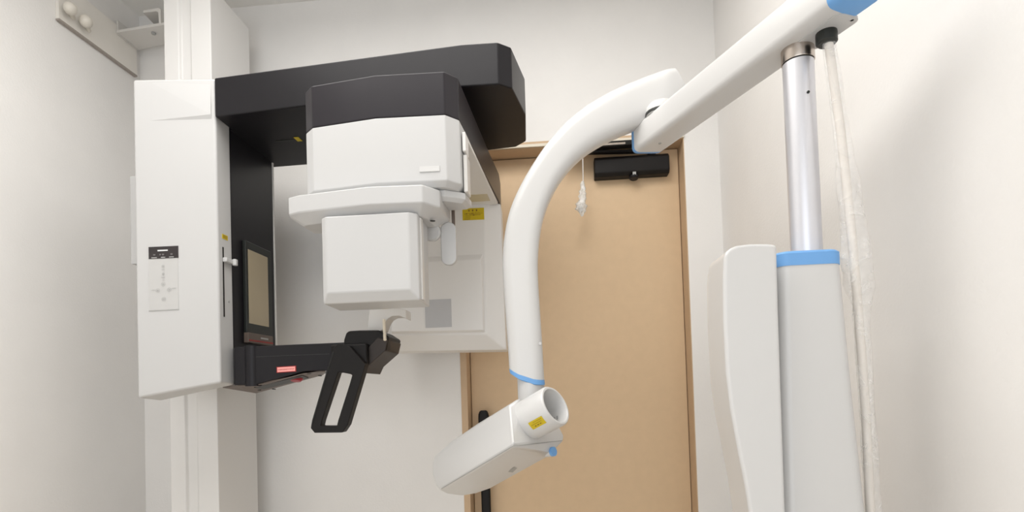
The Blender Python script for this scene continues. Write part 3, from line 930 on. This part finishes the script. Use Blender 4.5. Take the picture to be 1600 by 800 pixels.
# the label's angle on the cone: nearest the camera, a little below the middle
vv_ = (EYE - CO).normalized()
a0 = math.atan2(vv_.dot(cb_), vv_.dot(cd_))
sgn = 1 if (cd_ * cos(a0 + 0.1) + cb_ * sin(a0 + 0.1)).z < (cd_ * cos(a0) + cb_ * sin(a0)).z else -1


def cone_patch(name, t0, t1, g0_, g1_, m, lift):
    V, F = [], []
    n = 6
    for k in range(n + 1):
        g = a0 + sgn * (g0_ + (g1_ - g0_) * k / n)
        V += [on_cone(t0, g, lift), on_cone(t1, g, lift)]
    for k in range(n):
        F.append((2 * k, 2 * k + 1, 2 * k + 3, 2 * k + 2))
    return obj(name, V, F, m, cone, smooth=60)


lab = cone_patch('warning_label', 0.020, 0.058, 0.10, 0.50, 'yellow', 0.0008)
lab['label'] = 'yellow warning label'
for t0, t1, g0_, g1_ in ((0.030, 0.034, 0.36, 0.41), (0.037, 0.041, 0.36, 0.41), (0.024, 0.052, 0.27, 0.285), (0.030, 0.055, 0.18, 0.195), (0.044, 0.048, 0.36, 0.40)):
    cone_patch('label_print', t0, t1, g0_, g1_, 'brownink', 0.0014)
# small dark print inside the far wall of the cone
inn = []
for t in (0.028, 0.036, 0.044):
    V = []
    for q, gg in ((t, -0.16), (t + 0.004, -0.16), (t + 0.004, 0.12), (t, 0.12)):
        ang = a0 + pi + sgn * (gg - 0.75)
        V.append(CO + ax * q + (cd_ * cos(ang) + cb_ * sin(ang)) * (rad - wall - 0.001))
    obj('inner_print', V, [(0, 1, 2, 3)], 'icon', cone)
cpx = [(1294, 62), (1302, 120), (1313, 200), (1322, 280), (1330, 360), (1338, 450), (1346, 550), (1353, 650), (1360, 800)]
cpts = [aty(x, y, 0.905 + 0.03 * i / 8) for i, (x, y) in enumerate(cpx)]
zlow = cpts[-1]
cpts += [zlow + Vector((0.010, 0.01, -0.25)), zlow + Vector((0.02, 0.02, -0.5)), Vector((0.50, 1.05, 0.15)), Vector((0.50, 1.03, 0.028))]
tube('cable', cpts, 0.0065, 'cable', du, 12, label='pale beige cable under the arm')
settle(du, (PXA, PYA, 0))

# ================================================================== FILM SLEEVE
fs = empty('film_sleeve', (0, 0, 0), 'crinkled clear plastic film sleeve hanging around the cable beside the pole', 'plastic film')
frings = []
edge = [(62, 1284, 1304), (120, 1292, 1314), (180, 1300, 1322), (230, 1305, 1332), (290, 1309, 1342), (350, 1314, 1352), (410, 1316, 1361), (450, 1322, 1364), (475, 1332, 1362), (500, 1334, 1358), (560, 1338, 1362), (640, 1343, 1366), (720, 1348, 1372), (800, 1352, 1378), (880, 1357, 1382)]
NF = 28
for i, (y, x0, x1) in enumerate(edge):
    Y = 0.905 + 0.03 * (y - 62) / 740
    a, b = aty(x0, y, Y), aty(x1, y, Y)
    c, h = (a + b) / 2, (b - a).length / 2
    frings.append([c + Vector((cos(t) * h, sin(t) * h * 0.8, 0)) for t in [2 * pi * k / NF for k in range(NF)]])
fr2 = smooth_rings(frings, 5)
for i, r in enumerate(fr2):
    c = sum(r, Vector()) / NF
    for k in range(NF):
        s = 1 + 0.06 * sin(k * 1.35 + i * 0.5) + 0.05 * sin(k * 0.9 - i * 0.8) + random.uniform(-0.03, 0.03)
        r[k] = c + (r[k] - c) * s + Vector((0, 0, random.uniform(-0.001, 0.001)))
obj('film', *loft(fr2, cap=False), 'film', fs, smooth=80)
settle(fs, fr2[-1][0])

# ================================================================== CEILING LAMPS
for (lx, ly), s, lb in ((LAMP1, 1.3, 'square white ceiling lamp over the middle of the room'), (LAMP2, 0.32, 'small square white ceiling lamp just in front of the tan door')):
    r = empty('ceiling_lamp', (0, 0, 0), lb, 'lamp')
    box('lamp_body', (lx - s / 2 - 0.02, lx + s / 2 + 0.02, ly - s / 2 - 0.02, ly + s / 2 + 0.02, CEIL - 0.05, CEIL), 'lampw', r, bevel=0.006)
    box('diffuser', (lx - s / 2, lx + s / 2, ly - s / 2, ly + s / 2, CEIL - 0.065, CEIL - 0.048), 'lampglow', r, bevel=0.006)
    settle(r, (lx, ly, CEIL))
